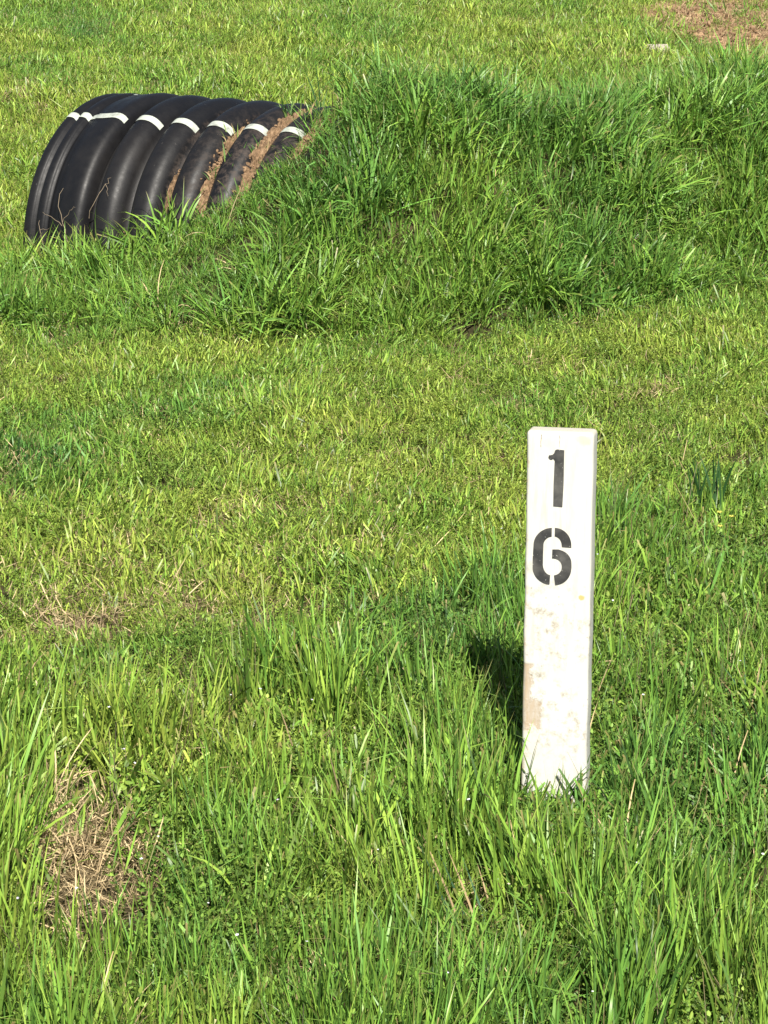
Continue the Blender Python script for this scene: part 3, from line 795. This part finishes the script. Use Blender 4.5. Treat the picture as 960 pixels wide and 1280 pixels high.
# ------------------------------------------------------------------ SINGLE PLANTS AND BITS one can point to
ML = {'twig': simple_leaf('dead_twig_bark', (.24, .19, .13), rough=.85, trans=.0), 'dark': simple_leaf('dark_blade', (.030, .080, .022), spec=.2), 'mid': simple_leaf('mid_blade', (.07, .15, .03)), 'pale': simple_leaf('pale_blade', (.23, .33, .09), spec=.4),
      'lime': simple_leaf('lime_leaf', (.22, .32, .05)), 'silver': simple_leaf('silver_leaf', (.22, .28, .17), rough=.7), 'dry': simple_leaf('dry_blade', (.34, .25, .13), rough=.7, trans=.1),
      'yellow': simple_leaf('yellow_bloom', (.55, .50, .10)), 'bluish': simple_leaf('bluish_leaf', (.055, .12, .06))}
def blade_plant(name, px, py, specs, label, cat, key, part='blade', group=None, loc=None):
    """specs: (dx, dy, az deg, tilt, curl, length, width[, key]) - every blade is a part"""
    p = at(px, py) if loc is None else np.array(loc)
    r = empty(name, tuple(p)); tag(r, label, cat, group)
    for sp_ in specs:
        dx, dy, az, ti, cu, L, w = sp_[:7]; kk = sp_[7] if len(sp_) > 7 else key
        B = Blades(); B.blade((dx, dy, -.005), math.radians(az), ti, cu, L, w, seg=9, twist=rng.normal()*.5, side=math.radians(U(-25, 25)))
        me = B.build(part, ML[kk]); mobj(part, me, r)
    return r
def spec(n, L, w, ti, cu, rad=.02, az=None):
    return [(U(-rad, rad), U(-rad, rad), (U(0, 360) if az is None else az+rng.normal()*25), abs(rng.normal())*ti, abs(rng.normal())*cu, L*U(.6, 1.1), w*U(.7, 1.2)) for _ in range(n)]
blade_plant('grass_tuft', 885, 655, spec(16, .15, .0048, .16, .35, .03), 'tall dark green tuft right of the white post with leaves overtopping the lawn', 'grass tuft', 'dark')
blade_plant('grass_tuft', 470, 690, spec(11, .05, .004, .5, 1.0, .02), 'low dark tuft in the lawn left of the white post', 'grass tuft', 'dark')
blade_plant('leaning_stem', 352, 1120, [(0, 0, 35, .22, .1, .125, .0075)], 'single broad pale blade leaning right in the lower left foreground', 'grass blade', 'pale')
blade_plant('leaning_stem', 783, 1190, [(0, 0, 20, .42, .35, .16, .0035)], 'long thin pale blade leaning right below the white post', 'grass blade', 'pale')
blade_plant('leaning_stem', 60, 1030, [(0, 0, 70, .15, .2, .125, .0075)], 'broad yellow green blade standing above the straw patch', 'grass blade', 'lime')
blade_plant('leaning_stem', 640, 1065, [(0, 0, 160, .9, .35, .13, .003)], 'long blade lying towards the left in front of the white post', 'grass blade', 'mid')
blade_plant('leaning_stem', 893, 1130, [(0, 0, 95, .03, .05, .125, .006)], 'upright solid green blade at the lower right', 'grass blade', 'mid')
blade_plant('dry_grass_clump', 575, 1180, [(.01*i, 0, 155-8*i, .35+.05*i, .15, .16-.01*i, .0028, 'dry' if i % 2 else 'bluish') for i in range(6)], 'greyish dry blades fanning out to the left below the post', 'dry grass', 'dry')
blade_plant('dry_grass_clump', 935, 905, [(U(-.01, .01), 0, 30+30*i, .25, .3+.1*i, .10+.01*(i % 3), .0025, 'dry' if i % 2 else 'bluish') for i in range(6)], 'grey curling dry blades at the right edge beside the post', 'dry grass', 'dry')
blade_plant('leafy_weed', 530, 1118, spec(7, .055, .012, .35, .3, .012), 'light green weed with wide leaves low in the foreground', 'weed', 'lime', 'leaf')
blade_plant('leafy_weed', 130, 765, spec(11, .036, .0085, .9, .6, .03), 'silvery green weed flat on the worn lawn at the left', 'weed', 'silver', 'leaf')
blade_plant('leafy_weed', 396, 640, spec(5, .022, .010, .6, .4, .008), 'small bright lime weed in the middle of the lawn', 'weed', 'lime', 'leaf')
blade_plant('leafy_weed', 265, 1275, spec(5, .045, .012, .3, .3, .008), 'broad lime leaf standing at the bottom edge', 'weed', 'lime', 'leaf')
# blades against the foot of the post
q = np.array([px0[0], px0[1]-.045, 0.])
blade_plant('grass_tuft', 0, 0, [(-.012, 0, 178, .25, .15, .095, .0042), (-.008, -.01, 15, .2, .55, .085, .0028), (.0, 0, 10, .08, .95, .105, .0028), (.005, 0, 5, .15, .9, .12, .0026), (.012, 0, 12, .45, .45, .10, .0024),
            (-.03, 0, 170, .1, 2.2, .075, .0026), (.03, 0, 80, .05, .1, .085, .006), (.022, -.005, 150, .5, .3, .07, .0022), (-.002, -.01, 200, .15, .2, .05, .005)] + [(U(-.045, .045), U(-.02, .01), U(0, 360), abs(rng.normal())*.25, abs(rng.normal())*.5, U(.03, .065), U(.0018, .0035), random.choice(['dark', 'mid', 'pale', 'bluish'])) for _ in range(34)],
            'thin blades crossing the foot of the white post', 'grass tuft', 'mid', loc=q)
# dark sprig behind the pipe
p = pnt(.56, .9, -.6)
blade_plant('dark_sprig', 0, 0, [(0, 0, 170, .12, .35, .17, .006, 'dark'), (.01, 0, 160, .2, 1.2, .16, .006, 'dark'), (-.01, 0, 40, .1, .4, .12, .005, 'mid'), (0, .01, 175, .05, .12, .21, .004, 'dark'), (.02, 0, 30, .3, .7, .1, .004, 'mid')],
            'dark upright sprig poking up from behind the pipe', 'weed', 'dark', loc=p)
# tufts rooted in the soil on top of the pipe
for (s, ph, n, L, lb) in ((RC0+PITCHR*3.45, .15, 26, .075, 'green tuft rooted in the clay on top of the pipe by the bank'), (RC0+PITCHR*2.9, .75, 15, .065, 'small green tuft growing on the near side of the pipe'), (RC0+PITCHR*2.5, .50, 12, .05, 'straw coloured tuft in the pipe groove across the white stripe')):
    key = 'dry' if 'straw' in lb else 'mid'
    sp3 = [(U(-.02, .02), U(-.015, .015), U(0, 360), abs(rng.normal())*.6, abs(rng.normal())*.9, L*U(.5, 1.2), U(.002, .004), random.choice([key, key, 'dark', 'pale'] if key == 'mid' else ['dry', 'dry', 'pale'])) for _ in range(n)]
    blade_plant('grass_tuft', 0, 0, sp3, lb, 'grass tuft', key, loc=pnt(s, .93, ph))
for (s, ph, n, L, lb) in ((RC0+PITCHR*2.52, .85, 12, .035, 'short dry tuft low in the first clay filled pipe groove'), (RC0+PITCHR*3.5, .62, 22, .055, 'mixed tuft on the near side in the widest clay filled groove'), (RC0+PITCHR*4.1, .25, 24, .075, 'bushy tuft where the pipe vanishes under the bank'), (RC0+PITCHR*3.3, -.15, 14, .06, 'thin dry tuft on the crest of the pipe behind the clay')):
    key = 'dry' if 'dry' in lb else 'mid'
    sp3 = [(U(-.02, .02), U(-.015, .015), U(0, 360), abs(rng.normal())*.6, abs(rng.normal())*.9, L*U(.5, 1.2), U(.0018, .0034), random.choice([key, 'dry', 'dark', 'mid'])) for _ in range(n)]
    blade_plant('grass_tuft', 0, 0, sp3, lb, 'grass tuft', key, loc=pnt(s, .93, ph))
# dead twigs on the mouth of the pipe
def twig(name, pts, r, label, side=()):
    def bend(P):
        P = [np.array(p) for p in P]; Q = []
        for a, b_ in zip(P[:-1], P[1:]):
            for t in (0, .33, .66): Q.append(a+(b_-a)*t+rng.normal(size=3)*.0022*(t > 0))
        return Q+[P[-1]]
    pts = bend(pts); side = [bend(q_) for q_ in side]
    c0 = np.array(pts[0]); root = None
    def tube(P, r0):
        V = []; Fc = []; n = 5
        for i, p in enumerate(P):
            d = (P[min(i+1, len(P)-1)]-P[max(i-1, 0)]); d = d/np.linalg.norm(d); a = np.cross(d, [.3, .1, 1]); a /= np.linalg.norm(a); b_ = np.cross(d, a)
            rr_ = r0*(1-.6*i/(len(P)-1))
            for j in range(n): V.append(p+rr_*(math.cos(TAU*j/n)*a+math.sin(TAU*j/n)*b_))
        for i in range(len(P)-1):
            for j in range(n): k = (j+1) % n; Fc.append((i*n+j, i*n+k, (i+1)*n+k, (i+1)*n+j))
        return V, Fc
    V, Fc = tube([np.array(p)-c0 for p in pts], r)
    root = mobj(name, mesh(name, V, Fc, ML['twig'])); root.location = tuple(c0); tag(root, label, 'twig')
    for sdp in side:
        V, Fc = tube([np.array(p)-c0 for p in sdp], r*.7); mobj('twig_branch', mesh('twig_branch', V, Fc, ML['twig']), root)
def on_pipe(s, ph, o=.012): return pnt(s, 1+o/PR, ph)
twig('dry_twig', [on_pipe(.165, 1.42), on_pipe(.15, 1.30, .02), on_pipe(.135, 1.15, .03), on_pipe(.133, 1.08, .02)], .0010, 'forked dry twig leaning on the mouth end of the pipe',
     [[on_pipe(.15, 1.30, .02), on_pipe(.175, 1.22, .03), on_pipe(.19, 1.2, .03)], [on_pipe(.15, 1.32, .02), on_pipe(.12, 1.27, .03), on_pipe(.10, 1.25, .04)]])
twig('dry_twig', [on_pipe(.215, 1.25, .0), on_pipe(.235, 1.12, .012), on_pipe(.25, 1.02, .012), on_pipe(.258, .97, .008)], .0009, 'bent dry stem lying over the second rib of the pipe', [[on_pipe(.25, 1.02, .012), on_pipe(.27, 1.1, .014)]])
twig('dry_twig', [on_pipe(.10, 1.48, .02), on_pipe(.09, 1.36, .03), on_pipe(.078, 1.30, .02)], .0009, 'short dry stem at the grass line below the pipe mouth', [[on_pipe(.09, 1.36, .03), on_pipe(.12, 1.34, .03)]])
# yellow flowered weed on the right
p = at(888, 730)
fl = empty('yellow_weed', tuple(p)); tag(fl, 'thin weed with small yellow flower heads right of the white post', 'weed')
for (dx, L, ti, az) in ((0, .105, .05, 20), (.012, .10, .12, 10), (.02, .085, .02, 170)):
    B = Blades(); tp = B.blade((dx, 0, 0), math.radians(az), ti, .1, L, .0018, seg=5, prof='stem', side=0); st = mobj('stem', B.build('stem', ML['mid']), fl)
    B = Blades()
    for k in range(6): B.leaf(tp, .006, .004, k*TAU/6, .5)
    mobj('flower_head', B.build('flower_head', ML['yellow']), st)
# pale flat stone at the upper right
p = at(822, 70)
bm = bmesh.new(); bmesh.ops.create_cube(bm, size=1)
for v in bm.verts: v.co = Vector((v.co.x*.085, v.co.y*.05, v.co.z*.03))
bmesh.ops.bevel(bm, geom=bm.edges[:], offset=.006, segments=3, affect='EDGES')
for v in bm.verts: v.co += Vector((random.gauss(0, .0012), random.gauss(0, .0012), random.gauss(0, .001)))
me = bpy.data.meshes.new('flat_stone'); bm.to_mesh(me); bm.free()
stm, nt, b = mat('pale_stone'); n1 = noise(nt, 80, 4, .6, node(nt, 'ShaderNodeTexCoord').outputs['Object'])
nt.links.new(ramp(nt, n1, [(.3, (.28, .24, .18)), (.7, (.48, .44, .36))]), b.inputs['Base Color']); b.inputs['Roughness'].default_value = .9
me.materials.append(stm); o = mobj('flat_stone', me); o.location = (p[0], p[1], p[2]+.022); o.rotation_euler = (.15, .06, .1)
tag(o, 'pale flat stone lying in the grass at the top right behind the bank', 'stone')
